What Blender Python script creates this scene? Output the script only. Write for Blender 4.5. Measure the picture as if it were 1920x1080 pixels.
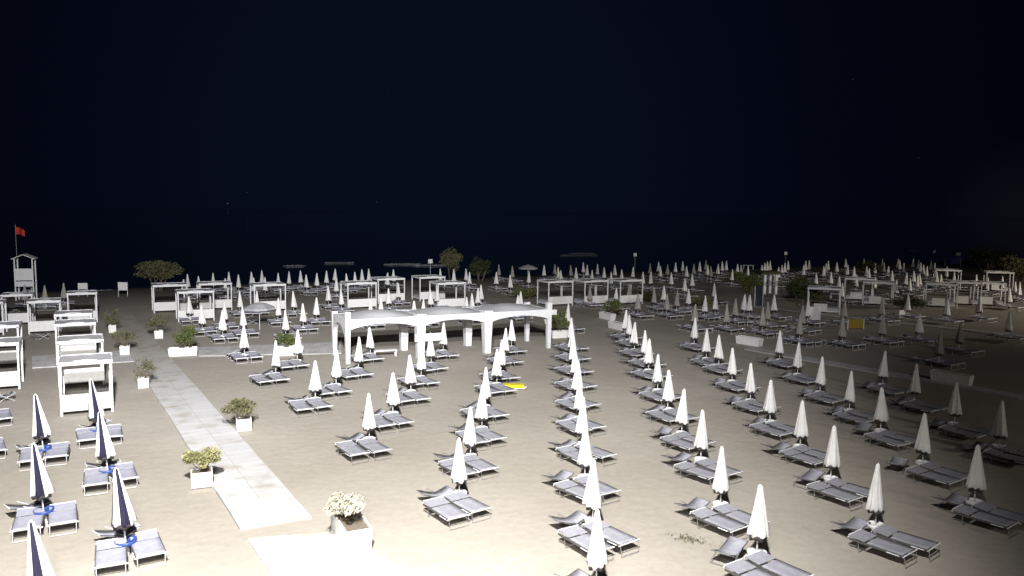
import bpy, bmesh, math, random
from mathutils import Vector, Matrix, noise
random.seed(7)
R = math.radians
sc = bpy.context.scene
for o in list(bpy.data.objects): bpy.data.objects.remove(o, do_unlink=True)
C = sc.collection

# ------------------------------------------------------------------ camera
F, CX, CY, HC = 1500.0, 960.0, 540.0, 10.0
PITCH, ROLL = math.atan(146/1500), 0.010
cd = bpy.data.cameras.new('camera'); cam = bpy.data.objects.new('camera', cd); C.objects.link(cam)
cd.sensor_width = 36; cd.lens = 36*F/1920; cd.clip_start = 0.1; cd.clip_end = 9000
RM = Matrix.Rotation(R(90)-PITCH, 3, 'X') @ Matrix.Rotation(ROLL, 3, 'Z')
cam.matrix_world = Matrix.Translation((0,0,HC)) @ RM.to_4x4()
sc.camera = cam
sc.render.resolution_x, sc.render.resolution_y = 1024, 576
def at(px, py, z=0.0):
    """world point at height z seen at photograph pixel px, py"""
    d = RM @ Vector(((px-CX)/F, -(py-CY)/F, -1))
    t = (z-HC)/d.z
    return Vector((d.x*t, d.y*t, z))
# ------------------------------------------------------------------ world: moonless night
w = bpy.data.worlds.new('World'); sc.world = w; w.use_nodes = True
nt = w.node_tree; nt.nodes.clear()
def N(nt, t, **k):
    n = nt.nodes.new(t)
    for a, v in k.items():
        if a in ('operation','blend_type','feature','noise_dimensions','interpolation'): setattr(n, a, v)
        else: n.inputs[a].default_value = v
    return n
L = lambda nt, a, b: nt.links.new(a, b)
tc = N(nt, 'ShaderNodeTexCoord'); out = N(nt, 'ShaderNodeOutputWorld'); bg = N(nt, 'ShaderNodeBackground'); bg.inputs['Strength'].default_value = 1.0
dot = N(nt, 'ShaderNodeVectorMath', operation='DOT_PRODUCT'); dot.inputs[1].default_value = Vector((-0.10, 1, 0.06)).normalized()
L(nt, tc.outputs['Generated'], dot.inputs[0])
ramp = N(nt, 'ShaderNodeValToRGB'); e = ramp.color_ramp.elements
e[0].position = 0.80; e[0].color = (0.0007, 0.0008, 0.0034, 1)
e[1].position = 1.0; e[1].color = (0.0021, 0.0043, 0.0105, 1)
m_ = ramp.color_ramp.elements.new(0.93); m_.color = (0.0014, 0.0026, 0.0072, 1)
L(nt, dot.outputs['Value'], ramp.inputs[0])
vo = N(nt, 'ShaderNodeTexVoronoi', Scale=42.0); L(nt, tc.outputs['Generated'], vo.inputs['Vector'])
lt = N(nt, 'ShaderNodeMath', operation='LESS_THAN'); lt.inputs[1].default_value = 0.022; L(nt, vo.outputs['Distance'], lt.inputs[0])
sx = N(nt, 'ShaderNodeSeparateColor'); L(nt, vo.outputs['Color'], sx.inputs[0])
pw = N(nt, 'ShaderNodeMath', operation='POWER'); pw.inputs[1].default_value = 7.0; L(nt, sx.outputs[0], pw.inputs[0])
mu = N(nt, 'ShaderNodeMath', operation='MULTIPLY'); L(nt, lt.outputs[0], mu.inputs[0]); L(nt, pw.outputs[0], mu.inputs[1])
m2 = N(nt, 'ShaderNodeMath', operation='MULTIPLY'); m2.inputs[1].default_value = 0.16; L(nt, mu.outputs[0], m2.inputs[0])
ad = N(nt, 'ShaderNodeVectorMath', operation='ADD'); L(nt, ramp.outputs[0], ad.inputs[0]); L(nt, m2.outputs[0], ad.inputs[1])
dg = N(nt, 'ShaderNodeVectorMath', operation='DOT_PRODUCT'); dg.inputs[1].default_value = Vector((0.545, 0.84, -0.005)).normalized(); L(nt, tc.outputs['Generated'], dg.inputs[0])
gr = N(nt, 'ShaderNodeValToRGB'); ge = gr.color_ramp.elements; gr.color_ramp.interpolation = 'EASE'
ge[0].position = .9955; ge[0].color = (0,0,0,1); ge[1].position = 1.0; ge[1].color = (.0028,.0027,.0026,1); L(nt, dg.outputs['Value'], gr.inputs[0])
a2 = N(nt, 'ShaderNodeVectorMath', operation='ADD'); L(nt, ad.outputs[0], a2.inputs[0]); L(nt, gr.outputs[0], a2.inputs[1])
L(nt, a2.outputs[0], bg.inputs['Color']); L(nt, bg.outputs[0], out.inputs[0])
# ------------------------------------------------------------------ floodlights that light the beach at night, plus warm stand-ins for town lights
def spot(name, loc, aim, power, col, size, blend, rad):
    d = bpy.data.lights.new(name, 'SPOT'); o = bpy.data.objects.new(name, d); C.objects.link(o)
    d.energy = power; d.color = col; d.spot_size = size; d.spot_blend = blend; d.shadow_soft_size = rad
    o.location = loc; o.rotation_euler = (Vector(aim)-Vector(loc)).to_track_quat('-Z', 'Y').to_euler(); return o
spot('floodlight', (-1.5, -0.5, 25), (-6.5, 27, 0), 162000, (1.0, 0.985, 0.96), R(73), 1.0, 0.5)
spot('floodlight', (-3.0, 0.5, 14), (-6.5, 19, 0), 14000, (1.0, 0.98, 0.95), R(80), 1.0, 0.5)
spot('floodlight', (-0.8, -0.8, 20), (-32, 80, 10), 185000, (0.95, 0.96, 1.0), R(56), 1.0, 0.5)
spot('floodlight', (0.6, -0.8, 20), (6, 88, 11), 112000, (0.95, 0.965, 1.0), R(56), 1.0, 0.5)
spot('warm_fill_spot', (45, -5, 22), (38, 66, 0), 14000, (1.0, 0.92, 0.80), R(112), 1.0, 0.8)  # weak warm fill added over the dark right side, no actual lamp there
spot('warm_fill_spot', (84, 62, 9), (48, 98, 0), 50000, (1.0, 0.90, 0.76), R(110), 1.0, 0.5)  # unseen warm spot standing in for the town lights at far right
# ------------------------------------------------------------------ exposure
sc.view_settings.view_transform = 'Standard'; sc.view_settings.look = 'None'
sc.view_settings.exposure = 0; sc.view_settings.gamma = 1
sc.render.engine = 'CYCLES'

# ------------------------------------------------------------------ materials
def mat(name, col, rough=0.8, var=0.12, scale=6.0, bump=0.0, bscale=30.0, col2=None, metal=0.0, spec=0.3, trans=0.0):
    m = bpy.data.materials.new(name); m.use_nodes = True; nt = m.node_tree
    b = nt.nodes['Principled BSDF']; b.inputs['Roughness'].default_value = rough
    b.inputs['Metallic'].default_value = metal; b.inputs['Specular IOR Level'].default_value = spec
    t = N(nt, 'ShaderNodeTexCoord'); n = N(nt, 'ShaderNodeTexNoise', Scale=scale, Detail=5.0)
    L(nt, t.outputs['Object'], n.inputs['Vector'])
    r = N(nt, 'ShaderNodeValToRGB'); r.color_ramp.elements[0].position = .3; r.color_ramp.elements[1].position = .7
    c2 = col2 or tuple(min(1, c*(1+var)) for c in col)
    r.color_ramp.elements[0].color = (*[c*(1-var) for c in col], 1); r.color_ramp.elements[1].color = (*c2, 1)
    L(nt, n.outputs['Fac'], r.inputs[0]); L(nt, r.outputs[0], b.inputs['Base Color'])
    if bump:
        n2 = N(nt, 'ShaderNodeTexNoise', Scale=bscale, Detail=6.0); L(nt, t.outputs['Object'], n2.inputs['Vector'])
        bp = N(nt, 'ShaderNodeBump', Strength=bump, Distance=0.05); L(nt, n2.outputs['Fac'], bp.inputs['Height']); L(nt, bp.outputs[0], b.inputs['Normal'])
    return m
M = {}
M['canvas'] = mat('white canvas', (.74,.73,.71), .85, .05, 3, .25, 9)
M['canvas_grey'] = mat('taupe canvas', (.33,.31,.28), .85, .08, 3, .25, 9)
M['navy'] = mat('navy canvas', (.018,.016,.04), .85, .1, 4, .2, 9)
M['frill'] = mat('canvas underside shade', (.05,.045,.045), .9, .15, 8)  # valance nearly black: shade under the folded canopy put into its colour
M['white'] = mat('white painted metal', (.76,.76,.77), .45, .05, 5)
M['plastic'] = mat('white plastic', (.78,.78,.78), .4, .04, 5)
M['blueplastic'] = mat('blue plastic', (.035,.07,.24), .4, .1, 5)
M['sling'] = mat('grey textile sling', (.305,.305,.345), .9, .10, 7, .2, 60)
M['sling_pale'] = mat('pale textile sling', (.34,.34,.41), .9, .08, 7, .2, 60)
M['rail'] = mat('dark rail', (.10,.095,.095), .6, .15, 5)  # dark grey for sunbed side rails and chair frames
M['yellow'] = mat('yellow plastic', (.75,.62,.02), .5, .06, 5)
M['orange'] = mat('amber board', (.34,.18,.012), .6, .2, 1.5, col2=(.20,.19,.02))
M['timber'] = mat('white painted timber', (.70,.70,.70), .6, .06, 3, .15, 20)
M['roofcloth'] = mat('grey shade cloth', (.42,.42,.43), .85, .10, 1.5, .15, 12)
M['mattress'] = mat('mattress cover', (.45,.45,.50), .9, .08, 3)
M['render'] = mat('white rendered concrete', (.66,.66,.67), .8, .07, 2.0, .2, 14)
M['vault'] = mat('pale vault roof', (.47,.47,.48), .8, .08, 1.2, .2, 8)
M['concrete'] = mat('concrete planter', (.72,.71,.69), .8, .07, 3, .2, 16)
M['soil'] = mat('sandy soil', (.17,.14,.11), .95, .3, 20)
M['wood'] = mat('bark', (.14,.11,.08), .9, .3, 8, .5, 20)
M['red'] = mat('red flag cloth', (.55,.05,.03), .8, .1, 4)
M['dark'] = mat('dark panel', (.03,.035,.06), .6, .2, 3)
M['steel'] = mat('grey steel', (.35,.35,.37), .4, .1, 6, metal=.6)
M['brick'] = mat('dull red wall', (.22,.10,.08), .9, .2, 2)
M['bluecloth'] = mat('blue banner cloth', (.05,.08,.30), .8, .15, 2)
def leafmat(name, a, b): 
    return mat(name, a, .75, .2, 1.6, col2=b, spec=.2)
M['leaf_olive'] = leafmat('olive foliage', (.10,.10,.05), (.19,.18,.09))
M['leaf_lime'] = leafmat('lime foliage', (.26,.25,.11), (.40,.38,.19))
M['leaf_green'] = leafmat('green foliage', (.07,.095,.03), (.15,.165,.055))
M['leaf_dry'] = leafmat('silvery cream foliage', (.48,.45,.36), (.70,.66,.55))
M['leaf_dark'] = leafmat('dark foliage', (.03,.042,.015), (.07,.08,.03))

def sandmat():
    m = bpy.data.materials.new('sand'); m.use_nodes = True; nt = m.node_tree; b = nt.nodes['Principled BSDF']
    b.inputs['Roughness'].default_value = .95; b.inputs['Specular IOR Level'].default_value = .1
    t = N(nt, 'ShaderNodeTexCoord')
    n = N(nt, 'ShaderNodeTexNoise', Scale=.16, Detail=6.0, Roughness=.62); L(nt, t.outputs['Object'], n.inputs['Vector'])
    r = N(nt, 'ShaderNodeValToRGB'); r.color_ramp.elements[0].position = .32; r.color_ramp.elements[1].position = .7
    r.color_ramp.elements[0].color = (.355,.322,.275,1); r.color_ramp.elements[1].color = (.42,.385,.335,1)
    L(nt, n.outputs['Fac'], r.inputs[0])
    # fine grain
    g = N(nt, 'ShaderNodeTexNoise', Scale=3.5, Detail=8.0, Roughness=.7); L(nt, t.outputs['Object'], g.inputs['Vector'])
    mx = N(nt, 'ShaderNodeMix'); mx.data_type = 'RGBA'; mx.blend_type = 'OVERLAY'; mx.inputs['Factor'].default_value = .18
    L(nt, r.outputs[0], mx.inputs[6]); L(nt, g.outputs['Fac'], mx.inputs[7])
    # damp sand towards the water line (object y = distance towards the sea)
    sp = N(nt, 'ShaderNodeSeparateXYZ'); L(nt, t.outputs['Object'], sp.inputs[0])
    mr = N(nt, 'ShaderNodeMapRange'); mr.inputs['From Min'].default_value = 88; mr.inputs['From Max'].default_value = 112; L(nt, sp.outputs['Y'], mr.inputs['Value'])
    m3 = N(nt, 'ShaderNodeMix'); m3.data_type = 'RGBA'; L(nt, mr.outputs[0], m3.inputs['Factor']); L(nt, mx.outputs[2], m3.inputs[6]); m3.inputs[7].default_value = (.085,.078,.07,1)
    L(nt, m3.outputs[2], b.inputs['Base Color'])
    # trodden surface: footprints + rake combing
    v = N(nt, 'ShaderNodeTexVoronoi', Scale=2.2); L(nt, t.outputs['Object'], v.inputs['Vector'])
    g2 = N(nt, 'ShaderNodeTexNoise', Scale=1.3, Detail=6.0); L(nt, t.outputs['Object'], g2.inputs['Vector'])
    a = N(nt, 'ShaderNodeMath', operation='ADD'); L(nt, v.outputs['Distance'], a.inputs[0]); L(nt, g2.outputs['Fac'], a.inputs[1])
    bp = N(nt, 'ShaderNodeBump', Strength=.26, Distance=.06); L(nt, a.outputs[0], bp.inputs['Height']); L(nt, bp.outputs[0], b.inputs['Normal'])
    return m
M['sand'] = sandmat()
def slabmat():
    m = bpy.data.materials.new('pale walkway slabs'); m.use_nodes = True; nt = m.node_tree; b = nt.nodes['Principled BSDF']
    b.inputs['Roughness'].default_value = .9
    t = N(nt, 'ShaderNodeTexCoord'); br = N(nt, 'ShaderNodeTexBrick', Scale=1.0)
    br.offset = 0.0; br.inputs['Brick Width'].default_value = 1.15; br.inputs['Row Height'].default_value = .6; br.inputs['Mortar Size'].default_value = .012
    br.inputs['Color1'].default_value = (.58,.57,.57,1); br.inputs['Color2'].default_value = (.52,.515,.52,1); br.inputs['Mortar'].default_value = (.37,.36,.36,1)
    L(nt, t.outputs['Object'], br.inputs['Vector'])
    n = N(nt, 'ShaderNodeTexNoise', Scale=.9, Detail=6.0); L(nt, t.outputs['Object'], n.inputs['Vector'])
    r = N(nt, 'ShaderNodeValToRGB'); r.color_ramp.elements[0].position = .50; r.color_ramp.elements[1].position = .74
    L(nt, n.outputs['Fac'], r.inputs[0])
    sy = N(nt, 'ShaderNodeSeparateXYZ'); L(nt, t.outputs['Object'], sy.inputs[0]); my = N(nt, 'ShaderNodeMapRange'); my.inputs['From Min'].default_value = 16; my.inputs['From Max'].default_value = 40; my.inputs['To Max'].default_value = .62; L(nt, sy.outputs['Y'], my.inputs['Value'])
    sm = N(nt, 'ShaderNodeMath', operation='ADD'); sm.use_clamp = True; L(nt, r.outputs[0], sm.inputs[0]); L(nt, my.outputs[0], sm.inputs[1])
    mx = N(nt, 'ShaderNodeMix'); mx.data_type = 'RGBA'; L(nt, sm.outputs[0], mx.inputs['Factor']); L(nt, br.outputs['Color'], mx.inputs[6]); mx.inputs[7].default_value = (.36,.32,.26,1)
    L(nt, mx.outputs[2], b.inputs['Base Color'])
    return m
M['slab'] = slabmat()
def watermat():
    m = bpy.data.materials.new('night sea water'); m.use_nodes = True; nt = m.node_tree; b = nt.nodes['Principled BSDF']
    b.inputs['Base Color'].default_value = (.012,.024,.050,1); b.inputs['Roughness'].default_value = .05; b.inputs['Specular IOR Level'].default_value = .9
    t = N(nt, 'ShaderNodeTexCoord'); mp = N(nt, 'ShaderNodeMapping'); mp.inputs['Scale'].default_value = (.25, 1.0, 1)
    L(nt, t.outputs['Object'], mp.inputs[0]); n = N(nt, 'ShaderNodeTexNoise', Scale=.5, Detail=5.0); L(nt, mp.outputs[0], n.inputs['Vector'])
    bp = N(nt, 'ShaderNodeBump', Strength=.05, Distance=.1); L(nt, n.outputs['Fac'], bp.inputs['Height']); L(nt, bp.outputs[0], b.inputs['Normal'])
    return m
M['water'] = watermat()
M['foam'] = mat('wave foam', (.62,.64,.68), .9, .35, 1.2)

# ------------------------------------------------------------------ mesh helpers
class MB:
    def __init__(s): s.bm = bmesh.new(); s.mats = []; s.cur = 0
    def m(s, name):
        if name not in s.mats: s.mats.append(name)
        s.cur = s.mats.index(name); return s
    def _f(s, vs):
        try: f = s.bm.faces.new(vs); f.material_index = s.cur; return f
        except ValueError: return None
    def box(s, c, d, rz=0, tilt=None):
        c = Vector(c); mt = Matrix.Rotation(rz, 3, 'Z')
        if tilt: mt = mt @ Matrix.Rotation(tilt[1], 3, tilt[0])
        v = [s.bm.verts.new(c + mt @ Vector((sx*d[0]/2, sy*d[1]/2, sz*d[2]/2))) for sz in (-1,1) for sx, sy in ((-1,-1),(1,-1),(1,1),(-1,1))]
        for q in ((3,2,1,0),(4,5,6,7),(0,1,5,4),(1,2,6,5),(2,3,7,6),(3,0,4,7)): s._f([v[i] for i in q])
        return s
    def tube(s, pts, r, n=7, cap=True):
        pts = [Vector(p) for p in pts]; rs = r if isinstance(r, (list,tuple)) else [r]*len(pts); rings = []
        for i, p in enumerate(pts):
            d = (pts[min(i+1,len(pts)-1)]-pts[max(i-1,0)]).normalized()
            a = d.cross(Vector((0,0,1))) if abs(d.z) < .9 else d.cross(Vector((1,0,0))); a.normalize(); b = d.cross(a)
            rings.append([s.bm.verts.new(p + (a*math.cos(t)+b*math.sin(t))*rs[i]) for t in [2*math.pi*k/n for k in range(n)]])
        for q, w_ in zip(rings, rings[1:]):
            for k in range(n): s._f((q[k], q[(k+1)%n], w_[(k+1)%n], w_[k]))
        if cap: s._f(rings[0][::-1]); s._f(rings[-1])
        return s
    def lathe(s, prof, n=16, fn=None, cen=(0,0)):
        rings = []
        for r_, z in prof:
            rings.append([s.bm.verts.new((cen[0]+(r_*(fn(t, z) if fn else 1))*math.cos(t), cen[1]+(r_*(fn(t, z) if fn else 1))*math.sin(t), z)) for t in [2*math.pi*k/n for k in range(n)]])
        for q, w_ in zip(rings, rings[1:]):
            for k in range(n): s._f((q[k], q[(k+1)%n], w_[(k+1)%n], w_[k]))
        s._f(rings[0][::-1]); s._f(rings[-1]); return s
    def mesh(s, name, smooth=False):
        me = bpy.data.meshes.new(name); bmesh.ops.recalc_face_normals(s.bm, faces=s.bm.faces); s.bm.to_mesh(me); s.bm.free()
        for k in s.mats: me.materials.append(M[k])
        if smooth:
            for p in me.polygons: p.use_smooth = True
        return me
def obj(name, me, parent=None, loc=(0,0,0), rz=0):
    o = bpy.data.objects.new(name, me); C.objects.link(o); o.location = loc; o.rotation_euler = (0,0,rz)
    if parent is not None: o.parent = parent
    return o
def tag(o, label, cat, group=None, kind=None):
    if kind: o['kind'] = kind
    if label: o['label'] = label
    if cat: o['category'] = cat
    if group: o['group'] = group
    return o
def thing(name, label, cat, loc=(0,0,0), rz=0, group=None):
    return tag(obj(name, None, None, loc, rz), label, cat, group)
def copy_tree(o, parent=None):
    c = o.copy(); C.objects.link(c)
    if parent is not None: c.parent = parent
    for ch in o.children: copy_tree(ch, c)
    return c
ORD = ['','first','second','third','fourth','fifth','sixth','seventh','eighth','ninth','tenth','eleventh','twelfth','thirteenth','fourteenth','fifteenth','sixteenth','seventeenth','eighteenth','nineteenth']
TENS = {2:('twenty','twentieth'),3:('thirty','thirtieth'),4:('forty','fortieth'),5:('fifty','fiftieth'),6:('sixty','sixtieth'),7:('seventy','seventieth')}
def ordw(n):
    if n < 20: return ORD[n]
    t, u = divmod(n, 10); return TENS[t][1] if u == 0 else TENS[t][0]+'-'+ORD[u]

# ------------------------------------------------------------------ the setting
TH = R(28); U = Vector((math.cos(TH), math.sin(TH), 0)); V = Vector((-math.sin(TH), math.cos(TH), 0))
SHORE = 111.0
def ground():
    b = MB().m('sand'); xs = [-900,-400,-200]+[-120+4*i for i in range(76)]+[300,500,900]; ys = [-60,-20,0]+[4*i for i in range(1,25)]+[100+2*i for i in range(0,6)]+[111,113,116,120,130]
    g = []
    for y in ys:
        row = []
        for x in xs:
            z = 0
            if y > 12 and abs(x) < 200: z = .05*noise.noise(Vector((x*.11, y*.11, 3.1)))-.02
            ye = y + (2.2*noise.noise(Vector((x*.03, 9, 1))) if y >= 104 else 0)
            if ye > 106: z -= (ye-106)*.055
            row.append(b.bm.verts.new((x, y, z)))
        g.append(row)
    for j in range(len(ys)-1):
        for i in range(len(xs)-1): b._f((g[j][i], g[j][i+1], g[j+1][i+1], g[j+1][i]))
    return tag(obj('sand', b.mesh('sand', True), None, (0,0,0), TH), None, None, kind='structure')
ground()
b = MB().m('water'); v = [b.bm.verts.new(p) for p in ((-4000,SHORE-4,-.27),(4000,SHORE-4,-.27),(4000,6000,-.27),(-4000,6000,-.27))]; b._f(v)
tag(obj('sea_water', b.mesh('sea_water'), None, (0,0,0), TH), None, None, kind='structure')
def strip(name, pts, z, mname='slab'):
    """quad walkway from ground points (near-left, near-right, far-right, far-left); object axes follow the walk"""
    o3 = pts[0]; ax = (pts[3]-pts[0]); ang = math.atan2(ax.y, ax.x)-R(90); inv = Matrix.Rotation(-ang, 3, 'Z')
    b = MB().m(mname); top = []
    n = max(2, int(ax.length/1.5))
    for i in range(n+1):
        t = i/n; a = pts[0].lerp(pts[3], t); c = pts[1].lerp(pts[2], t)
        a = a + (c-a)*.012*random.uniform(-1,1); c = c + (c-a)*.012*random.uniform(-1,1)
        q = [inv @ (a-o3), inv @ (c-o3)]
        top.append([b.bm.verts.new((p.x, p.y, z)) for p in q]+[b.bm.verts.new((p.x, p.y, -.12)) for p in q])
    for p, q in zip(top, top[1:]):
        b._f((p[0],p[1],q[1],q[0])); b._f((p[2],p[0],q[0],q[2])); b._f((p[1],p[3],q[3],q[1]))
    b._f((top[0][0],top[0][2],top[0][3],top[0][1]))
    return tag(obj(name, b.mesh(name), None, (o3.x,o3.y,0), ang), None, None, kind='structure')
wl, wr = at(450,993), at(585,971); wd = (at(287,735)-wl).normalized()
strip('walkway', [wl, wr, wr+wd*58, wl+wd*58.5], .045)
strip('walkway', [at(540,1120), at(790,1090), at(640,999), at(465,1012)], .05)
cv = 55.8; c0 = U*(-54)+V*cv
strip('cross_path', [at(372,668)+wd*0, at(372,652), at(640,642), at(640,663)][::1], .03)
strip('cross_path', [at(262,677), at(262,657), at(60,668), at(60,690)], .03)
for (a, c, wd_) in (((1925,633),(1330,566),1.1), ((1920,750),(1395,655),1.2), ((1700,745),(1440,668),.0)):
    if wd_ == 0: continue
    p, q = at(*a), at(*c); s = (q-p).normalized(); s = Vector((-s.y, s.x, 0))*wd_
    strip('duckboard_path', [p, p-s, q-s, q], .035)
# surf: low foam crests
def foam(px0, px1, py, wdt, seed):
    a, c = at(px0, py, -.2), at(px1, py-.4, -.2); rn = random.Random(seed); n = 26; b = MB().m('foam'); rows = []
    dirv = (c-a).normalized(); nn = Vector((-dirv.y, dirv.x, 0))
    for i in range(n+1):
        t = i/n; k = math.sin(math.pi*t)**.6*(.5+.9*rn.random())*wdt+.02; p = a.lerp(c, t)-a+nn*rn.uniform(-.3,.3)
        rows.append([b.bm.verts.new(p-nn*k), b.bm.verts.new(p+Vector((0,0,.22*min(1,k*2)))), b.bm.verts.new(p+nn*k)])
    for p, q in zip(rows, rows[1:]):
        for j in (0,1): b._f((p[j],q[j],q[j+1],p[j+1]))
    tag(obj('wave_foam', b.mesh('wave_foam', True), None, a), None, None, kind='stuff')
for k, a in enumerate(((608,664,493.5,1.6),(718,792,496,.7),(1050,1122,479,1.8),(1068,1118,476,.7),(770,845,498,.6),(530,575,499,.5),(140,226,546.5,.5),(1700,1725,470,.5))): foam(*a, k)

# ------------------------------------------------------------------ parasols
UH = 2.30
def pleat(amp, n): return lambda t, z: 1+amp*math.cos(n*t)+.4*amp*math.cos(3*t+z*4)
def canopy_mesh(m1, m2=None, ph=0, fa=.13, wd=1.0, n8=8):
    b = MB().m(m1); nn = 32
    prof = [(.035,2.30),(.06,2.27),(.09,2.05),(.135,1.75),(.185,1.4),(.235,1.08),(.275,.88),(.25,.84)]
    rings = []
    for k, (r_, z) in enumerate(prof):
        row = []
        for q in range(nn):
            t = 2*math.pi*q/nn; k1 = min(1, k/4); rr = r_*wd*(1+fa*k1*math.cos(n8*t+ph)+.07*math.cos(3*t+z+ph)+.05*k1*math.cos(5*t+2*ph)); sag = .03*k1*math.sin(ph*2)
            row.append(b.bm.verts.new((rr*math.cos(t)+sag, rr*math.sin(t)+sag*.6, z-((.035*math.cos(n8*t+1+ph)+.03*math.cos(2*t+ph)) if k > 5 else 0))))
        rings.append(row)
    for j, (q, w_) in enumerate(zip(rings, rings[1:])):
        for k in range(nn):
            if m2: b.m(m2 if (k//5) % 2 == 0 else m1)
            b._f((q[k], w_[k], w_[(k+1)%nn], q[(k+1)%nn]))
    b.m(m1)._f(rings[0]); b._f(rings[-1][::-1])
    return b.mesh('canopy', True)
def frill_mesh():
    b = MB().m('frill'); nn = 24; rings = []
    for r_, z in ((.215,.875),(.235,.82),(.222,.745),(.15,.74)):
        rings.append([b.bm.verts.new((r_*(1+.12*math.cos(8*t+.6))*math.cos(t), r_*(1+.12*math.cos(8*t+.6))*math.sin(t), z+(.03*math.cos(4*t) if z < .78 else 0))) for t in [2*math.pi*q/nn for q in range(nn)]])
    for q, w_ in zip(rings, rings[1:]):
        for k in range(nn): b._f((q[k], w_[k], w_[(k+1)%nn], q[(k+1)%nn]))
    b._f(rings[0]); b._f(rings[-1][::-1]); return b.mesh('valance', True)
me_can = {'w': canopy_mesh('canvas'), 'w2': canopy_mesh('canvas', None, 1.7, .09, 1.08, 7), 'w3': canopy_mesh('canvas', None, 3.9, .16, .93, 9), 'w4': canopy_mesh('canvas', None, 5.2, .12, 1.0, 6), 'g': canopy_mesh('canvas_grey'), 'b': canopy_mesh('canvas', 'navy')}
me_frill = frill_mesh()
me_pole = MB().m('white').tube([(0,0,-.3),(0,0,2.33)], [.022,.020], 8).mesh('pole', True)
me_sleeve = MB().m('white').tube([(0,0,-.05),(0,0,.29)], [.06,.055], 10).mesh('sleeve', True)
def tray_mesh(m): 
    return MB().m(m).lathe([(.05,.27),(.22,.275),(.255,.29),(.265,.40),(.245,.40),(.235,.35),(.05,.34)], 20).mesh('tray', True)
me_tray = {'w': tray_mesh('plastic'), 'b': tray_mesh('blueplastic')}; me_tray.update({k: me_tray['w'] for k in ('g','w2','w3','w4')})
def proto_parasol(kind):
    t = thing('closed_parasol', 'x', 'parasol')
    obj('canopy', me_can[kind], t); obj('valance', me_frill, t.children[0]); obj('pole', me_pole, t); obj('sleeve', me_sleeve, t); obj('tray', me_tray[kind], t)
    return t
PROTO = {}; used = set()
def place(proto_key, maker):
    if proto_key not in PROTO: PROTO[proto_key] = maker(); return PROTO[proto_key]
    return copy_tree(PROTO[proto_key])
# ------------------------------------------------------------------ sunbeds and folding chairs
def bed_parts(slm, railm='white', legm='white'):
    Lh, W = .84, .385
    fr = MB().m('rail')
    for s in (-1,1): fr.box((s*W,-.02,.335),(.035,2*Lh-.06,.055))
    fr.m(railm).tube([(-W,-Lh,.36),(W,-Lh,.36)], .020, 6).tube([(-W-.05,-Lh+.02,.335),(W+.05,-Lh+.02,.335)], .018, 6)
    fr.tube([(-W,Lh,.38),(W,Lh,.38)], .018, 6).tube([(-W-.03,-Lh+.14,.325),(-W-.03,-Lh+.5,.325)], .016, 6)
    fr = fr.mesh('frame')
    sl = MB().m(slm); n = 9; top = []
    ys = [-Lh+.06+(2*Lh-.62)*i/(n-1) for i in range(n)]
    for y in ys:
        top.append([sl.bm.verts.new((x*W*.96, y, .372-.028*(1-x*x)*math.sin(math.pi*(y-ys[0])/(ys[-1]-ys[0])))) for x in (-1,-.5,0,.5,1)])
    bot = [[sl.bm.verts.new(v_.co-Vector((0,0,.012))) for v_ in r_] for r_ in top]
    for g_, flip in ((top,0),(bot,1)):
        for p, q in zip(g_, g_[1:]):
            for j in range(4): sl._f((p[j],p[j+1],q[j+1],q[j]) if not flip else (q[j],q[j+1],p[j+1],p[j]))
    for j in range(4): sl._f((bot[0][j],bot[0][j+1],top[0][j+1],top[0][j]))
    for p, q, p2, q2 in zip(top, top[1:], bot, bot[1:]):
        sl._f((p2[0],p[0],q[0],q2[0])); sl._f((p[4],p2[4],q2[4],q[4]))
    sl = sl.mesh('sling', True)
    hd = MB().m(slm).box((0, Lh-.25, .405), (W*1.9, .50, .022), 0, ('X', .10)).m(railm).tube([(-W*.97,Lh-.01,.44),(W*.97,Lh-.01,.44)], .016, 6).mesh('headrest')
    def leg(y): return MB().m(legm).tube([(-W+.03,y,.35),(-W+.03,y-.05,.02),(W-.03,y-.05,.02),(W-.03,y,.35)], .012, 6).mesh('leg')
    return fr, sl, hd, [leg(-Lh+.02), leg(.55)]
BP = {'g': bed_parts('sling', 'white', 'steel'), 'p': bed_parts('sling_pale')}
def proto_bed(k):
    t = thing('sunbed', 'x', 'sunbed'); fr, sl, hd, lg = BP[k]
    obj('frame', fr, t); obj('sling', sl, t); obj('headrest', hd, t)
    for l_ in lg: obj('leg', l_, t)
    return t
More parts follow.
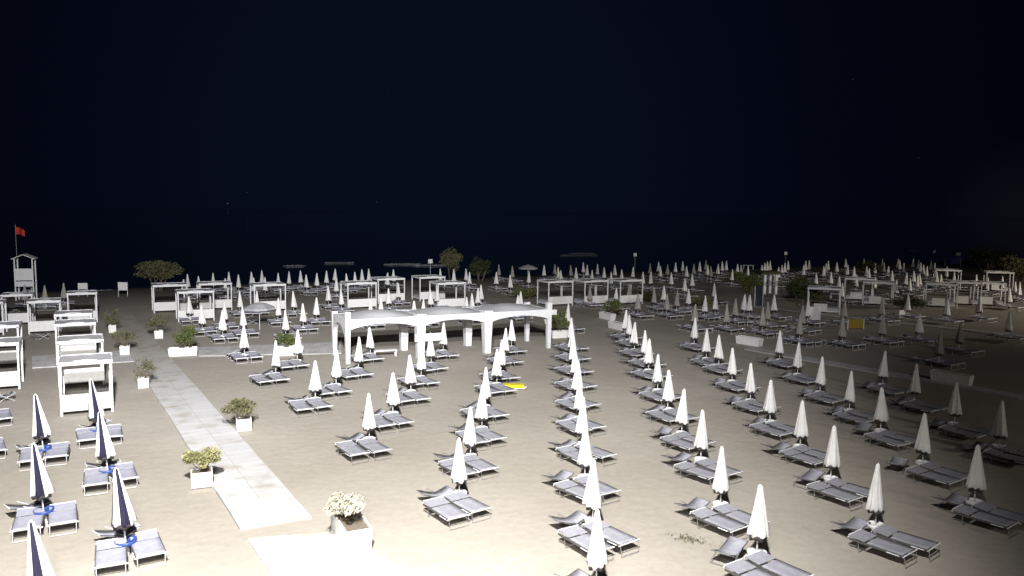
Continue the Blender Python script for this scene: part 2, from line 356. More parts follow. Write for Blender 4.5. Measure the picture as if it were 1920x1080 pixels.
def chair_parts(slm, lm='white'):
    W = .28; fr = MB().m('rail')
    bk = (-.70,.45); hip = (-.02,.24); kn = (.46,.40)
    for s in (-1,1):
        fr.m('rail').tube([(bk[0],s*W,bk[1]),(hip[0],s*W,hip[1]),(kn[0],s*W,kn[1])], .018, 6)
    fr.m(lm).tube([(kn[0],-W,kn[1]),(kn[0],W,kn[1])], .018, 6).tube([(bk[0],-W,bk[1]),(bk[0],W,bk[1])], .018, 6)
    fr = fr.mesh('frame')
    def sheet(a, c, nm, sag):
        b = MB().m(slm); rows = []; n = 6
        for i in range(n+1):
            t = i/n; rows.append([b.bm.verts.new((a[0]+(c[0]-a[0])*t, y*W, a[1]+(c[1]-a[1])*t-sag*math.sin(math.pi*t)+dz)) for dz in (.012,.0) for y in (-1,1)])
        for p, q in zip(rows, rows[1:]):
            b._f((p[0],p[1],q[1],q[0])); b._f((p[2],q[2],q[3],p[3])); b._f((p[0],q[0],q[2],p[2])); b._f((p[1],p[3],q[3],q[1]))
        return b.mesh(nm, True)
    st = sheet(hip, kn, 'seat', .05); bkm = sheet(bk, hip, 'backrest', .04)
    def leg(s): return MB().m(lm).tube([(-.35,s*W*1.05,.02),(.42,s*W*1.05,.38)], .011, 6).tube([(.40,s*W*1.12,.02),(-.33,s*W*1.12,.44)], .011, 6).mesh('leg')
    fb = MB().m(lm).tube([(.40,-W*1.12,.02),(.40,W*1.12,.02)], .011, 6).tube([(-.35,-W*1.05,.02),(-.35,W*1.05,.02)], .011, 6).mesh('foot_bar')
    return fr, st, bkm, [leg(-1), leg(1)], fb
CP = {'g': chair_parts('sling', 'steel'), 'p': chair_parts('sling_pale')}
def proto_chair(k):
    t = thing('folding_chair', 'x', 'folding chair'); fr, st, bk, lg, fb = CP[k]
    obj('frame', fr, t); obj('seat', st, t); obj('backrest', bk, t)
    for l_ in lg: obj('leg', l_, t)
    obj('foot_bar', fb, t); return t
def joined(name, meshes):
    bm = bmesh.new(); ms = []; 
    for me in meshes:
        off = []
        for mt_ in me.materials:
            if mt_ not in ms: ms.append(mt_)
            off.append(ms.index(mt_))
        n0 = len(bm.faces); bm.from_mesh(me); bm.faces.ensure_lookup_table()
        for f in bm.faces[n0:]: f.material_index = off[f.material_index]
    out_ = bpy.data.meshes.new(name); bm.to_mesh(out_); bm.free()
    for m_ in ms: out_.materials.append(m_)
    return out_
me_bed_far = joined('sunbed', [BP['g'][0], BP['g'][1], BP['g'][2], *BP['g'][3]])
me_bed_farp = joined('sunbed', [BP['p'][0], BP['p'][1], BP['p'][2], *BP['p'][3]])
me_chair_far = joined('folding_chair', [CP['p'][0], CP['p'][1], CP['p'][2], *CP['p'][3], CP['p'][4]])

# tips (photo pixels) of every closed parasol, row by row
rows = {
 'the short row behind the long planter': [(516,639),(556,619)],
 'the row beside the walkway': [(590,677),(629,656),(671,632),(695,610)],
 'the row ending under the left arch': [(692,738),(736,699),(771,666),(789,644),(809,624),(831,605)],
 'the row running under the right arch': [(862,820),(883,764),(904,722),(911,689),(932,655),(939.5,637),(947,615),(959.5,599.5)],
 'the long central row': [(1121,956),(1114,862),(1099,796),(1094,746),(1088,707),(1083,676),(1079,650),(1076,629),(1074,611),(1072,596)],
 'the row just right of centre': [(1424,912),(1355,838),(1317,770),(1280,730),(1254,694),(1235,665),(1217,635),(1209,619),(1191,604),(1181,590),(1172,581)],
 'the second row from the right': [(1648,870),(1562,799),(1504,751),(1447,713),(1410,681),(1375,652),(1350,628),(1326,617.5),(1302.5,596)],
 'the rightmost lit row': [(1834,835),(1736,776),(1656,727),(1596,696),(1540,669),(1498,642),(1464,620)],
 'the dim row at the right edge': [(1879,752),(1794,717),(1717,682),(1658,658)],
}
blue = {'the left edge row': [(58,978),(63,832),(66,740)], 'the row below the nearest cabana': [(217,878),(187,772),(170,712)]}
mid = {
 'behind the left shrub boxes': [(457,610),(416,582),(378,572),(354,556),(455,575),(449,546),(535,582),(568,569),(592,558),(550,546),(482,545),(520,559),(421,565)],
 'behind the arched pergola': [(616,536),(640,542),(630,521),(729,541),(747,531),(776,564),(795,561),(809,542),(820,537),(875,557),(886,550),(896,540),(902,534),(977,547),(970,554),(1064,570),(714,556),(695,563)],
 'by the water left': [(44,534),(83,535),(118,531),(352,514),(344,524),(372,518),(400,512),(428,510),(422,522),(447,515),(471,510),(476,521),(491,507),(497,520),(522,512),(541,509),(564,507),(575,515),(594,512),(612,508),(628,504),(651,513),(665,510),(679,505),(692,504)],
 'by the middle water': [(726,511),(737,505),(826,504),(851,505),(874,504),(880,510),(936,496),(931,510),(961,499),(958,516),(991,508),(1020,497),(1041,495),(1047,501),(1052,507),(1071,497),(1080,502),(1094,492),(1101,497),(1109,506),(1121,495),(1133,501),(1154,497),(1147,510),(1166,505),(1187,500),(1206,510)],
 'on the centre-right shore': [(1219,494),(1221,510),(1235,491),(1238,499),(1252,496),(1259,511),(1267,492),(1281,490),(1288,499),(1284,522),(1299,514),(1301,495),(1312,491),(1323,488),(1327,497),(1334,499),(1339,531),(1347,495),(1354,490),(1362,489),(1372,505),(1383,495),(1390,497),(1403,498),(1429,497),(1434,493),(1439,490),(1444,489),(1452,508),(1460,501),(1466,497),(1472,493),(1478,489)],
 'on the far right shore': [(1507,497),(1511,489),(1518,488),(1545,499),(1549,494),(1553,489),(1586,485),(1589,497),(1620,485),(1625,499),(1630,503),(1654,485),(1658,492),(1666,499),(1673,508),(1684,485),(1688,488),(1695,493),(1681,525),(1713,485),(1722,488),(1727,492),(1731,496),(1738,499),(1746,489),(1753,493),(1714,508),(1720,516),(1725,513),(1757,510),(1765,514),(1904,528),(1912,529),(1894,540),(1570,492),(1602,500),(1641,494),(1776,500),(1790,510),(1831,515),(1850,520),(1880,518),(1530,512),(1559,510),(1574,518),(1606,515),(1641,520),(1699,512),(1706,522),(1776,560),(1838,556),(1893,585)],
 'in the dim right middle': [(1107,535),(1180,529),(1154,540),(1227,540),(1246,536),(1251,551),(1197,551),(1291,542),(1269,545),(1322,554),(1342,551),(1380,560),(1396,552),(1406,553),(1363,571),(1304,570),(1431,577),(1441,566),(1453,553),(1506,573),(1516,562),(1501,590),(1580,531),(1584,563),(1582,594),(1654,559),(1656,590),(1703,553),(1725,588),(1802,604),(1764,622)],
}
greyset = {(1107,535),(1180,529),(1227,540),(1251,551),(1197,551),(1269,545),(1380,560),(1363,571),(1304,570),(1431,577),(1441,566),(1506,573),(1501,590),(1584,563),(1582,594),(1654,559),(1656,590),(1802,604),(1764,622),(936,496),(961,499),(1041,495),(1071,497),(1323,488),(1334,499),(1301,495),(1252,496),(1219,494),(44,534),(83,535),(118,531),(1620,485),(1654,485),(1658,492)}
near_beds, all_para = [], []
def put_parasol(px, py, kind, label, group, sc_=1.0):
    h = UH*sc_; p = at(px, py, h); near = py > 530
    kind = random.choice(('w','w2','w3','w4')) if kind == 'w' else kind
    o = place('par_'+kind, lambda: proto_parasol(kind))
    o.location = (p.x, p.y, 0); o.rotation_euler = (random.gauss(0,.018), random.gauss(0,.018), random.uniform(0,6.28)); o.scale = (sc_*random.uniform(.95,1.06), sc_*random.uniform(.95,1.06), sc_)
    o['label'] = label; o['group'] = group; return p
def ref_beds(p, near, ref, pale=False, jit=.05):
    all_para.append((p.length, p, near, ref, pale))
for rn, tips in rows.items():
    for i, (x, y) in enumerate(tips):
        ref = '%s parasol from the front in %s' % (ordw(i+1), rn)
        p = put_parasol(x, y, 'w', 'closed white parasol, %s from the front in %s' % (ordw(i+1), rn), 'closed parasols standing between the sunbeds')
        short = '%s parasol of %s' % (ordw(i+1), rn); ref_beds(p, True, short)
for rn, tips in blue.items():
    for i, (x, y) in enumerate(tips):
        s_ = 1.13; lean = .085; h = UH*s_
        p0 = at(x, y, h*math.cos(lean)); o = place('par_b', lambda: proto_parasol('b')); tp = p0 + U*(h*math.sin(lean))
        o.location = (tp.x, tp.y, 0); o.scale = (s_,)*3
        o.rotation_euler = (Matrix.Rotation(-lean, 4, V) @ Matrix.Rotation(TH+random.choice((2.2,2.5,1.9)), 4, 'Z')).to_euler()
        o['label'] = 'striped navy and white parasol, %s from the front in %s' % (ordw(i+1), rn); o['group'] = 'striped parasols at the left'
        ref_beds(Vector((tp.x,tp.y,0)), True, '%s striped parasol of %s' % (ordw(i+1), rn), True)
for rn, tips in mid.items():
    for i, (x, y) in enumerate(sorted(tips)):
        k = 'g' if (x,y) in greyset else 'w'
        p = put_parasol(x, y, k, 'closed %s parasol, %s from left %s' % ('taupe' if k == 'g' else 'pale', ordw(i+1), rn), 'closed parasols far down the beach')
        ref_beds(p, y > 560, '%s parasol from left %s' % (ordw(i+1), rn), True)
all_para.sort(key=lambda a: a[0])
# beds at the left edge whose parasols stand outside the frame
nb = 0; nc = 0; stuff = []
def put_bed(pos, ang, near, label, pale):
    global nb
    if nb >= 290: stuff.append((pos, ang)); return
    nb += 1
    if near: o = place('bed_p' if pale else 'bed_g', lambda: proto_bed('p' if pale else 'g'))
    else: o = obj('sunbed', me_bed_farp); tag(o, '', 'sunbed')
    o.location = pos; o.rotation_euler = (0,0,ang); o['label'] = label; o['group'] = 'sunbeds set out in pairs at the parasols'
ga = R(36); gu = Vector((math.cos(ga), math.sin(ga), 0)); gv = Vector((-math.sin(ga), math.cos(ga), 0))
for d_, p, near, ref, pale in all_para:
    p = Vector((p.x, p.y, 0)); c = 'pale' if pale else 'grey'
    for s, sn in ((-1,'left'),(1,'right')):
        q = p + gu*(s*.455+(-.02 if pale else -.72)+random.uniform(-.04,.04)) + gv*((-.45 if pale else -.92)+random.uniform(-.09,.09)-(.06 if s > 0 else 0))
        put_bed(q, ga+(-.12 if pale else 0)+random.gauss(0,.045), near, '%s sunbed %s of the %s' % (c, sn, ref), pale)
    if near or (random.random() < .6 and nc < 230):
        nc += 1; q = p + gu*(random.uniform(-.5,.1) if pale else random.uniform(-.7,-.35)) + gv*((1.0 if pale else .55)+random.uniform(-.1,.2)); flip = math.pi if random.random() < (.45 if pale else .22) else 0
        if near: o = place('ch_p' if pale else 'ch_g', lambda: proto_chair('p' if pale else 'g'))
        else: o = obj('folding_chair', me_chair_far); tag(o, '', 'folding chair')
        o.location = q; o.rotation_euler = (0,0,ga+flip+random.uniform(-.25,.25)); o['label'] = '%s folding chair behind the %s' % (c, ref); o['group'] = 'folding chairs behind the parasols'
if stuff:
    bm = bmesh.new()
    for p, a in stuff:
        n0 = len(bm.verts); bm.from_mesh(me_bed_farp); bm.verts.ensure_lookup_table()
        bmesh.ops.transform(bm, matrix=Matrix.Translation(p) @ Matrix.Rotation(a, 4, 'Z'), verts=bm.verts[n0:])
    me = bpy.data.meshes.new('far_sunbeds'); bm.to_mesh(me); bm.free()
    for m_ in me_bed_farp.materials: me.materials.append(m_)
    tag(obj('far_sunbeds', me), 'remaining tiny pale sunbeds scattered far down the beach', 'sunbeds', kind='stuff')
# loose pieces
def loose_bed(px, py, a, label, pale=True):
    o = copy_tree(PROTO['bed_p' if pale else 'bed_g']); o.location = at(px, py); o.rotation_euler = (0,0,a); o['label'] = label; return o
loose_bed(2, 792, ga, 'pale sunbed cut by the left edge, in front of the nearer edge cabana')
loose_bed(-12, 852, ga, 'pale sunbed cut by the left edge, above the striped parasols')
def loose_chair(px, py, a, label):
    o = copy_tree(PROTO['ch_p']); o.location = at(px, py); o.rotation_euler = (0,0,a); o['label'] = label
loose_chair(78, 636, ga+.2, 'pale folding chair standing alone between the two cabana rows')
loose_chair(8, 752, ga+.1, 'pale folding chair at the left edge before the edge cabana')
loose_chair(28, 585, ga, 'pale folding chair seen through the dim cabana at far left')
loose_chair(474, 607, ga+2.9, 'pale folding chair standing alone under the open parasol')
# open parasols
def open_parasol(px, py, h, r, label):
    p = at(px, py, h); t = thing('open_parasol', label, 'parasol', (p.x,p.y,0))
    b = MB().m('roofcloth'); n = 8; top = b.bm.verts.new((0,0,h)); ro = [[b.bm.verts.new((k*r*math.cos(2*math.pi*i/n), k*r*math.sin(2*math.pi*i/n), h-dz)) for i in range(n)] for k, dz in ((.5,.17),(1,.46))]
    lo = [b.bm.verts.new((r*.99*math.cos(2*math.pi*i/n), r*.99*math.sin(2*math.pi*i/n), h-.62)) for i in range(n)]
    for i in range(n):
        j = (i+1)%n; b._f((top, ro[0][i], ro[0][j])); b._f((ro[0][i], ro[1][i], ro[1][j], ro[0][j])); b._f((ro[1][i], lo[i], lo[j], ro[1][j]))
    obj('canopy', b.mesh('canopy'), t); obj('pole', MB().m('white').tube([(0,0,0),(0,0,h)], .025).mesh('pole'), t)
    rb = MB().m('steel'); [rb.tube([(0,0,h-.7),(r*.6*math.cos(math.pi*i/4),r*.6*math.sin(math.pi*i/4),h-.26)], .01, 4) for i in range(8)]; obj('ribs', rb.mesh('ribs'), t)
open_parasol(486, 566, 2.3, 1.3, 'open grey parasol among closed ones before the third cabana')
open_parasol(990, 496, 2.4, 1.35, 'open pale parasol near the water right of the two round trees')

# ------------------------------------------------------------------ cabanas
def cabana_proto(Wd, D, H, pw=1.0):
    t = thing('cabana', 'x', 'cabana')
    for sx in (-1,1):
        for sy in (0,1):
            obj('post', MB().m('timber').box((sx*(Wd/2-.05), .05+sy*(D-.1), H/2-.06), (.10,.10,H-.12)).mesh('post'), t)
    obj('roof_frame', MB().m('timber').box((0,.03,H-.09),(Wd+.06,.06,.18)).box((0,D-.03,H-.09),(Wd+.06,.06,.18)).box((-Wd/2-.0,D/2,H-.09),(.06,D-.122,.176)).box((Wd/2,D/2,H-.09),(.06,D-.122,.176)).mesh('roof_frame'), t)
    rf = MB().m('roofcloth'); nx, ny = 10, 8; g = []
    for j in range(ny+1):
        g.append([rf.bm.verts.new((-Wd/2+.05+(Wd-.1)*i/nx, .08+(D-.16)*j/ny, H-.03-.07*math.sin(math.pi*i/nx)*math.sin(math.pi*j/ny)+.01*math.sin(i*1.9))) for i in range(nx+1)])
    for j in range(ny):
        for i in range(nx): rf._f((g[j][i],g[j][i+1],g[j+1][i+1],g[j+1][i]))
    obj('shade_roof', rf.mesh('shade_roof', True), t)
    ac = MB().m('canvas').tube([(-Wd*.22,.02,H+.01),(0,.02,H+.055),(Wd*.22,.02,H+.01)], .03, 6).mesh('roll_cloth'); obj('roll_cloth', ac, t)
    fp = MB().m('canvas'); fp.box(((1-pw)*-.5,.0,.62),((Wd-.16)*pw,.05,.80)); obj('front_panel', fp.mesh('front_panel'), t)
    bs = obj('base', MB().m('timber').box((0,D/2+.1,.26),(Wd-.3,D-.45,.18)).mesh('base'), t)
    obj('mattress', MB().m('mattress').box((0,D/2+.1,.47),(Wd-.4,D-.55,.22)).mesh('mattress'), bs)
    cu = MB().m('canvas'); 
    for k in range(5): cu.tube([(Wd/2-.16,D-.3-.06*k,H-.2),(Wd/2-.15+.02*(k%2),D-.32-.05*k,1.2),(Wd/2-.16,D-.3-.06*k,.5)], [.03,.02,.045], 6)
    obj('curtain', cu.mesh('curtain', True), t); return t
def cabana(px, py, H, key, label, ang):
    p = at(px, py, H); o = place('cab_'+key, lambda: cabana_proto(*{'a': (2.26,2.2,2.6),'b': (3.0,2.5,2.65), 'c': (3.1,2.4,2.6,.42)}[key]))
    o.location = (p.x,p.y,0); o.rotation_euler = (0,0,ang+random.uniform(-.02,.02)); o['label'] = label; o['group'] = 'cabanas with flat roofs'
AA = R(27)
for k, (x, y, l) in enumerate(((160,677,'nearest white cabana, at the front of the row left of the walkway'),(150,638,'second cabana from the front in the row left of the walkway'),(141,606,'third cabana from the front in the row left of the walkway'),(137,588,'fourth cabana from the front in the row left of the walkway'),(153.5,549,'cabana at the far end of the row left of the walkway'),
        (-12,644,'nearest of the cabanas cut by the left edge'),(-6,611,'second cabana cut by the left edge, behind the nearest one'),(-28,567,'dim cabana sliver far back at the left edge'),(82,564,'white cabana between the left edge pair and the walkway row'),(31,552,'dim cabana standing left below the lifeguard tower'))):
    cabana(x, y, 2.6, 'a', l, AA)
for k, (x, y) in enumerate(((319,534),(367,546),(404,531),(506,533),(679,530),(734,522),(811,519),(847,530),(1052,527),(1119,526),(1185,525))):
    cabana(x, y, 2.65, 'b', 'far white cabana, %s from the left in the long line across the beach' % ordw(k+1), AA)
for k, (x, y) in enumerate(((1612,522),(1648,529),(1767,532),(1812,529),(1857,530),(1876,510),(1779,506),(1546,540))):
    cabana(x, y, 2.6, 'c', ('dim warm-lit cabana at the far right, %s in a loose group' % ordw(k+1)), R(-22))

# ------------------------------------------------------------------ arched pergola
def pergola():
    P1, P4 = at(652,681), at(1028,652); ax = P4-P1; ln = ax.length; ang = math.atan2(ax.y, ax.x); D = 3.4; bay = ln/3
    t = thing('arched_pergola', 'long white pergola of three shallow arches with vaulted pale roofs', 'pergola', P1, ang)
    def pillar(x, y, w0, w1, h, dp=None):
        b = MB().m('render'); dp0 = w0; r0 = [(-w0/2,-dp0/2),(w0/2,-dp0/2),(w0/2,dp0/2),(-w0/2,dp0/2)]
        va = [b.bm.verts.new((x+a, y+c, -.1)) for a, c in r0]; k = w1/w0; vb = [b.bm.verts.new((x+a*k, y+c*k, h)) for a, c in r0]
        for i in range(4): j = (i+1)%4; b._f((va[i],va[j],vb[j],vb[i]))
        b._f(vb); obj('pillar', b.mesh('pillar'), t)
    for i in range(4):
        end = i in (0,3)
        pillar(i*bay, 0, .26 if end else .44, .36 if end else .66, 3.35 if end else 3.0)
        pillar(i*bay, D, .26 if end else .44, .36 if end else .62, 3.0 if end else 2.88)
    top, thick = 2.86, .30
    def arch(a, c, nm, z_s=2.18, z_m=2.50, th=thick, n=14):
        a, c = Vector((*a,0)), Vector((*c,0)); dr = (c-a).normalized(); nn = Vector((-dr.y, dr.x, 0))*th/2; b = MB().m('render'); sec = []
        for i in range(n+1):
            s = i/n; p = a.lerp(c, s); zb = z_s+(z_m-z_s)*math.sin(math.pi*s)**.75; sec.append([b.bm.verts.new(p+o_+Vector((0,0,z))) for o_, z in ((-nn,zb),(-nn,top),(nn,top),(nn,zb))])
        for p, q in zip(sec, sec[1:]):
            for j in range(4): b._f((p[j],p[(j+1)%4],q[(j+1)%4],q[j]))
        b._f(sec[0]); b._f(sec[-1][::-1]); obj(nm, b.mesh(nm), t)
    for i in range(3):
        for y in (0, D):
            arch((i*bay+(.17 if i == 0 else .32), y), ((i+1)*bay-(.17 if i == 2 else .32), y), 'arched_beam')
    for x in (0, ln): arch((x, .2), (x, D-.2), 'side_arch', 1.75, 2.45)
    for i in (1, 2): arch((i*bay, .3), (i*bay, D-.3), 'cross_arch', 2.3, 2.5, .2)
    for i in range(3):
        b = MB().m('vault'); n, m = 16, 8; x0, x1 = i*bay+.14, (i+1)*bay-.14; g = []
        for j in range(m+1):
            v_ = j/m; g.append([b.bm.verts.new((x0+(x1-x0)*s/n, .16+(D-.32)*v_, top-.02+.34*math.sin(math.pi*s/n)**1.25*math.sin(math.pi*v_)**.55)) for s in range(n+1)])
        for j in range(m):
            for s in range(n): b._f((g[j][s],g[j][s+1],g[j+1][s+1],g[j+1][s]))
        obj('vault_roof', b.mesh('vault_roof', True), t)
    obj('beam_end', MB().m('render').box((ln+.35,0,2.62),(.48,.28,.36)).mesh('beam_end'), t)
    obj('sign_board', MB().m('render').box((bay+.6,-.36,1.42),(2.2,.08,.52)).mesh('sign_board'), t)
pergola()
# white bench by the pergola
p = at(722,668); t = thing('bench', 'long low white bench standing under the left arch of the pergola', 'bench', p, R(20))
obj('seat', MB().m('timber').box((0,0,.42),(1.6,.5,.07)).mesh('seat'), t)
for s in (-1,1):
    for q in (-1,1): obj('leg', MB().m('timber').box((s*.72,q*.18,.19),(.07,.07,.385)).mesh('leg'), t)

# ------------------------------------------------------------------ planters, shrubs, trees
def blob(n, rx, ry, rz, cz, leaf, mname, seed, clumps=14, flat=1.0):
    rn = random.Random(seed); b = MB().m(mname); cl = []
    for _ in range(clumps):
        while True:
            v_ = Vector((rn.uniform(-1,1), rn.uniform(-1,1), rn.uniform(-.9,1)))
            if v_.length < 1: break
        v_ = v_*.8; cl.append((v_, rn.uniform(.22,.42)))
    for i in range(n):
        c, s = rn.choice(cl); d = Vector((rn.gauss(0,1), rn.gauss(0,1), rn.gauss(0,1))).normalized()*s*rn.uniform(.55,1.08)
        p = c+d; p = Vector((p.x*rx, p.y*ry, p.z*rz+cz))
        a = Vector((rn.gauss(0,1), rn.gauss(0,1), rn.gauss(0,1)+.4)).normalized(); e1 = a.orthogonal().normalized(); e2 = a.cross(e1); l1 = leaf*rn.uniform(.6,1.5); l2 = l1*rn.uniform(.3,.6)
        b._f([b.bm.verts.new(p+e1*l1), b.bm.verts.new(p+e2*l2), b.bm.verts.new(p-e1*l1), b.bm.verts.new(p-e2*l2)])
    me = bpy.data.meshes.new('foliage'); b.bm.to_mesh(me); b.bm.free(); me.materials.append(M[mname]); return me
def box_planter(px, py, w, d, h, ang, label):
    p = at(px, py); t = thing('planter_box', label, 'planter', p, ang)
    b = MB().m('concrete'); th = .05
    def ring(ww, dd, z): return [b.bm.verts.new((sx*ww/2, d/2+sy*dd/2, z)) for sx, sy in ((-1,-1),(1,-1),(1,1),(-1,1))]
    k = .93; rs = [ring(w*k,d*k,0), ring(w,d,h), ring(w-2*th,d-2*th,h), ring(w-2*th,d-2*th,h-.09)]
    for p_, q in zip(rs, rs[1:]):
        for i in range(4): b._f((p_[i],p_[(i+1)%4],q[(i+1)%4],q[i]))
    obj('box', b.mesh('box'), t)
    obj('soil', MB().m('soil').box((0,d/2,h-.12),(w-2*th-.01,d-2*th-.01,.08)).mesh('soil'), t.children[0])
    return p, d
def shrub(p, d, ang, rx, ry, rz, h, m_, label, seed, n=900, leaf=.06, off=0):
    c = p + Matrix.Rotation(ang, 3, 'Z') @ Vector((off, d/2, 0)); t = thing('shrub', label, 'shrub', (c.x, c.y, h-.12), ang, 'shrubs in the white boxes')
    rn = random.Random(seed); b = MB().m('wood')
    for k in range(7): a = rn.uniform(0,6.28); b.tube([(rn.uniform(-.5,.5)*rx*.7, 0, 0),(math.cos(a)*rx*.3, math.sin(a)*ry*.3, rz*.6),(math.cos(a)*rx*.6, math.sin(a)*ry*.6, rz*1.3)], [.02,.014,.006], 5)
    obj('stems', b.mesh('stems'), t); obj('foliage', blob(n, rx, ry, rz, rz*1.05+.08, leaf, m_, seed), t)
SQ = R(22)
for (px, py, w, d, h, ang, pl, sh) in (
  (674,1038,.80,2.1,.70,R(25),'long white planter box nearest the camera by the bright walkway',(.68,1.0,.40,'leaf_dry','silvery cream shrub in the nearest long box',2600,.05,-.1)),
  (379,915,.74,.74,.55,SQ,'square white planter holding the lime shrub left of the walkway',(.66,.6,.42,'leaf_lime','bright lime shrub left of the walkway',1800,.055,0)),
  (458,809,.66,.66,.55,SQ,'square white planter under the olive shrub right of the walkway',(.85,.7,.55,'leaf_olive','round olive shrub right of the walkway',1700,.06,-.05)),
  (269,728,.56,.56,.55,SQ,'square white planter holding a thin shrub, second on the left of the walkway',(.85,.6,.55,'leaf_olive','thin olive shrub, second on the left of the walkway',700,.05,.1)),
  (234,666,.62,.62,.6,SQ,'square white planter, third on the left of the walkway',(.8,.7,.6,'leaf_olive','low olive shrub, third on the left of the walkway',800,.06,0)),
  (211,624,.55,.55,.6,SQ,'small square white planter farthest on the left of the walkway',(.8,.7,.65,'leaf_olive','faint shrub farthest on the left of the walkway',700,.06,0)),
  (298,635,.62,.62,.6,SQ,'square white planter right of the walkway before the first far cabana',(1.1,.8,.75,'leaf_olive','dull shrub in the square box before the first far cabana',900,.06,-.1)),
  (343,668,1.85,.6,.55,R(20),'long white planter box right of the walkway',(.95,.6,.8,'leaf_green','bushy green shrub in the long box right of the walkway',1500,.07,0)),
  (543,667,1.85,.6,.6,R(20),'long white planter box behind the short parasol row',(.85,.5,.55,'leaf_green','clipped green shrub behind the short parasol row',1900,.06,-.25)),
  (1052,634,1.6,.6,.55,R(20),'long white planter box at the right end of the pergola',(.85,.6,.8,'leaf_green','green shrub at the right end of the pergola',1600,.07,0)),
  (1150,601,.6,2.0,.6,R(27),'long white planter in front of the cabana pair, farther of two',(.9,1.2,.7,'leaf_green','dark green shrub in the farther planter before the cabana pair',1300,.07,.6)),
  (1170,620,.6,2.0,.6,R(27),'long white planter in front of the cabana pair, nearer of two',None),
  (1427,650,.6,2.1,.6,R(38),'long white planter standing alone on the dark sand right of centre',None),
  (1822,724,.6,2.3,.62,R(38),'dim white planter beside the dim row at the right',None)):
    p, dd = box_planter(px, py, w, d, h, ang, pl)
    if sh: shrub(p, dd, ang, sh[0], sh[1], sh[2], h, sh[3], sh[4], px, sh[5], sh[6], sh[7])
def tree(px, py, w, h, crown_lo, m_, label, seed, n=2600, leaf=.13, trunks=3):
    p = at(px, py); t = thing('tree', label, 'tree', p); rn = random.Random(seed); b = MB().m('wood')
    for k in range(trunks):
        a = 2*math.pi*k/trunks+rn.uniform(-.4,.4); sp = w*.28
        b.tube([(math.cos(a)*.25,math.sin(a)*.25,-.1),(math.cos(a)*sp*.5,math.sin(a)*sp*.5,crown_lo*.8),(math.cos(a)*sp,math.sin(a)*sp,(crown_lo+h)/2)], [.13,.09,.03], 7)
        b.tube([(math.cos(a)*sp*.5,math.sin(a)*sp*.5,crown_lo*.8),(math.cos(a+.8)*sp,math.sin(a+.8)*sp,h*.8)], [.07,.02], 6)
    obj('trunk', b.mesh('trunk', True), t)
    obj('crown', blob(n, w/2, w/2, (h-crown_lo)/2, (h+crown_lo)/2, leaf, m_, seed, 30), t)
tree(298,546,5.2,3.6,1.3,'leaf_olive','wide low tree with rounded olive crown before the sea on the left',11,6500,.10,4)
tree(845,524,3.6,4.6,1.2,'leaf_olive','taller of the two round trees by the water behind the pergola',12,3000,.12)
tree(900,528,3.6,3.4,.7,'leaf_dark','lower darker of the two round trees by the water',13,2800,.12)
tree(1505,578,4.2,3.5,.5,'leaf_dark','dark bushy tree in the dim right half of the beach',14,3200,.12)
tree(1410,551,3.6,2.6,.4,'leaf_green','small green tree beside the two pale posts, dim right',15,2200,.11)
tree(1630,520,4.6,2.8,.4,'leaf_dark','low dark tree among the far parasols on the right',18,2200,.12)
tree(1905,533,6.4,4.2,.6,'leaf_olive','olive tree crown cut by the right edge',16,4200,.14)
tree(1850,512,7.5,4.8,1.0,'leaf_dark','dim tall tree behind the warm-lit cabanas at far right',17,3000,.15)
tree(1215,566,3.0,1.3,.1,'leaf_dark','low dark shrub between the cabana pair and the dim parasols',19,1200,.09,2)
tree(1320,575,3.4,1.3,.1,'leaf_olive','low yellowish shrub among the dim parasols right of centre',20,1200,.09,2)
tree(985,560,3.6,1.5,.1,'leaf_green','low green shrub behind the right end of the pergola roof',21,1300,.1,2)
tree(1380,530,4.5,1.7,.1,'leaf_green','low green shrub far back in the right half',22,1300,.1,2)
tree(1700,580,4.5,1.6,.1,'leaf_dark','low dark shrub left of the small white panel, dim right',23,1300,.1,2)

# ------------------------------------------------------------------ lifeguard tower, flag, boards, signs
p = at(50,562); t = thing('lifeguard_tower', 'tall white wooden lifeguard tower with small gabled roof', 'lifeguard tower', p, R(20))
for sx in (-1,1):
    for sy in (-1,1): obj('leg', MB().m('timber').box((sx*.82,sy*.7,2.2),(.13,.13,4.4)).mesh('leg'), t)
obj('platform', MB().m('timber').box((0,0,1.75),(1.75,1.55,.1)).mesh('platform'), t)
obj('upper_panel', MB().m('canvas').box((0,-.74,2.75),(1.52,.05,1.25)).mesh('upper_panel'), t)
obj('lower_panel', MB().m('timber').box((0,-.74,1.75),(1.52,.05,.55)).mesh('lower_panel'), t)
b = MB().m('timber')
for s in (-1,1): b.box((s*.52,0,4.62),(1.2,1.9,.08),0,('Y', s*.42))
obj('roof', b.mesh('roof'), t)
b = MB().m('timber')
for s in (-1,1): b.tube([(s*.35,.9,0),(s*.3,.72,1.75)], .035, 5)
for k in range(5): b.tube([(-.33,.87-.03*k,.3+.32*k),(.33,.87-.03*k,.3+.32*k)], .025, 5)
obj('ladder', b.mesh('ladder'), t)
p = at(35,552); t = thing('flagpole', 'slim flagpole beside the lifeguard tower with a red flag', 'flagpole', p)
obj('pole', MB().m('steel').tube([(0,0,0),(0,0,7.9)], [.05,.03]).mesh('pole'), t)
b = MB().m('red'); n = 10; pr = None
for i in range(n+1):
    s = i/n; c = [b.bm.verts.new((.05+1.0*s, .12*math.sin(s*6), z-.35*s*s)) for z in (7.55, 6.75+.12*s)]
    if pr: b._f((pr[0],c[0],c[1],pr[1]))
    pr = c
obj('flag', b.mesh('flag', True), t)
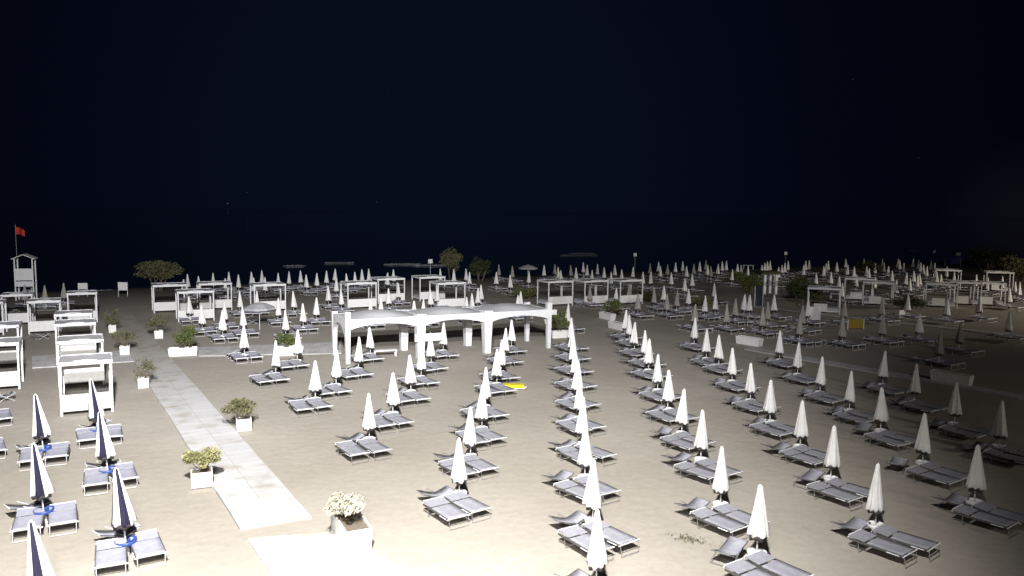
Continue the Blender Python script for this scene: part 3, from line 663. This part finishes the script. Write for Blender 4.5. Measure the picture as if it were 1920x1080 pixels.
def board(px, py, w, h, leg, m_, label, name='notice_board', cat='board', ang=R(15)):
    p = at(px, py); t = thing(name, label, cat, p, ang)
    obj('panel', MB().m(m_).box((0,0,leg+h/2),(w,.06,h)).mesh('panel'), t)
    for s in (-1,1): obj('leg', MB().m('timber').box((s*(w/2+.03),0,(leg+h)/2),(.058,.08,leg+h)).mesh('leg'), t)
board(231,556,.85,.9,.7,'canvas','white board on two legs standing alone by the shore left')
board(156,556,.85,.7,.8,'canvas','white board on legs behind the end cabana of the walkway row')
board(1527,601,1.15,1.25,.05,'canvas','upright white panel in the dim right middle of the beach')
board(1691,598,.55,.75,.1,'canvas','small upright white panel in front of the dim shrub')
board(1604,617,1.55,.78,.08,'orange','amber yellow board standing on dark sand at right')
board(1422,574,.9,2.1,.05,'dark','dark upright panel by the pale post, dim right')
board(1786,500,3.6,1.4,.5,'bluecloth','blue banner screen far right under the small white sign', 'banner', 'banner')
board(1865,506,3.2,.9,.4,'brick','dull red screen behind the far right cabanas','banner','banner')
def sign(px, py, ht, s, label, w=None):
    b_ = at(px, py, 0); hh = ht; t = thing('beach_sign', label, 'sign', b_, R(10))
    obj('pole', MB().m('steel').tube([(0,0,0),(0,0,hh)], .04).mesh('pole'), t)
    obj('panel', MB().m('plastic').box((0,-.06,hh),(w or s,.05,s)).mesh('panel'), t)
sign(807,522,2.5,.62,'small white square sign on a pole behind the middle cabanas')
sign(1190,506,2.6,.55,'small white square sign on a pole near the water right of centre')
sign(1472,500,2.5,.55,'small white sign on a pole above the far right parasols')
sign(1750,500,2.9,.5,'small pale sign on a pole far right by the water')
sign(1795,504,2.7,.62,'wide white sign above the blue banner at the far right',1.0)
# pale posts with dark canopy (right middle)
p = at(1438,551); t = thing('pavilion', 'small pavilion of pale posts under a dark flat canopy, dim right', 'pavilion', p, R(10))
for sx in (-1,1):
    for sy in (-1,1): obj('post', MB().m('render').box((sx*.75,sy*.75,1.25),(.28,.28,2.5)).mesh('post'), t)
obj('canopy', MB().m('leaf_dark').box((0,0,2.6),(2.9,2.4,.22)).box((0,0,2.78),(2.3,1.9,.14)).mesh('canopy'), t)
# low white table and covered pile in the right half
for px, py, w, lab in ((1656,572,1.3,'low white table far right of centre before the dim cabanas'),(1403,505,1.9,'small white table far back near the water at right'),(1566,562,1.2,'low white table beside the dark bushy tree')):
    p = at(px, py); t = thing('table', lab, 'table', p, R(-10)); obj('top', MB().m('plastic').box((0,0,.72),(w,.7,.06)).mesh('top'), t)
    for sx in (-1,1):
        for sy in (-1,1): obj('leg', MB().m('plastic').tube([(sx*w*.42,sy*.28,0),(sx*w*.42,sy*.28,.69)], .03).mesh('leg'), t)
# folded yellow sunbed
p = at(962,729); t = thing('folded_sunbed', 'folded yellow sunbed lying flat at the row under the right arch', 'sunbed', p, R(2))
obj('cushion', MB().m('yellow').box((0,0,.14),(1.25,.5,.09)).box((0.02,0,.23),(1.15,.48,.07)).mesh('cushion'), t)
obj('frame', MB().m('white').tube([(-.66,-.27,.07),(.66,-.27,.07),(.66,.27,.07),(-.66,.27,.07),(-.66,-.27,.07)], .02, 6).mesh('frame'), t)
for s in (-1,1): obj('handle', MB().m('white').tube([(s*.66,-.12,.08),(s*.76,-.12,.12),(s*.76,.12,.12),(s*.66,.12,.08)], .015, 5).mesh('handle'), t)
# damp patch of sand with seaweed litter
b = MB().m('leaf_olive')
rn = random.Random(5)
for k in range(160):
    q = Vector((rn.gauss(0,.33), rn.gauss(0,.16), .012)); a = rn.uniform(0,3.14); l = rn.uniform(.02,.055); d = Vector((math.cos(a),math.sin(a),0))*l; e_ = Vector((-d.y,d.x,0))*.25
    b._f([b.bm.verts.new(q+d), b.bm.verts.new(q+e_), b.bm.verts.new(q-d), b.bm.verts.new(q-e_+Vector((0,0,.02)))])
tag(obj('dry_litter', b.mesh('dry_litter'), None, at(1293,1012), R(-30)), 'dry seaweed litter lying on the sand', 'seaweed', kind='stuff')
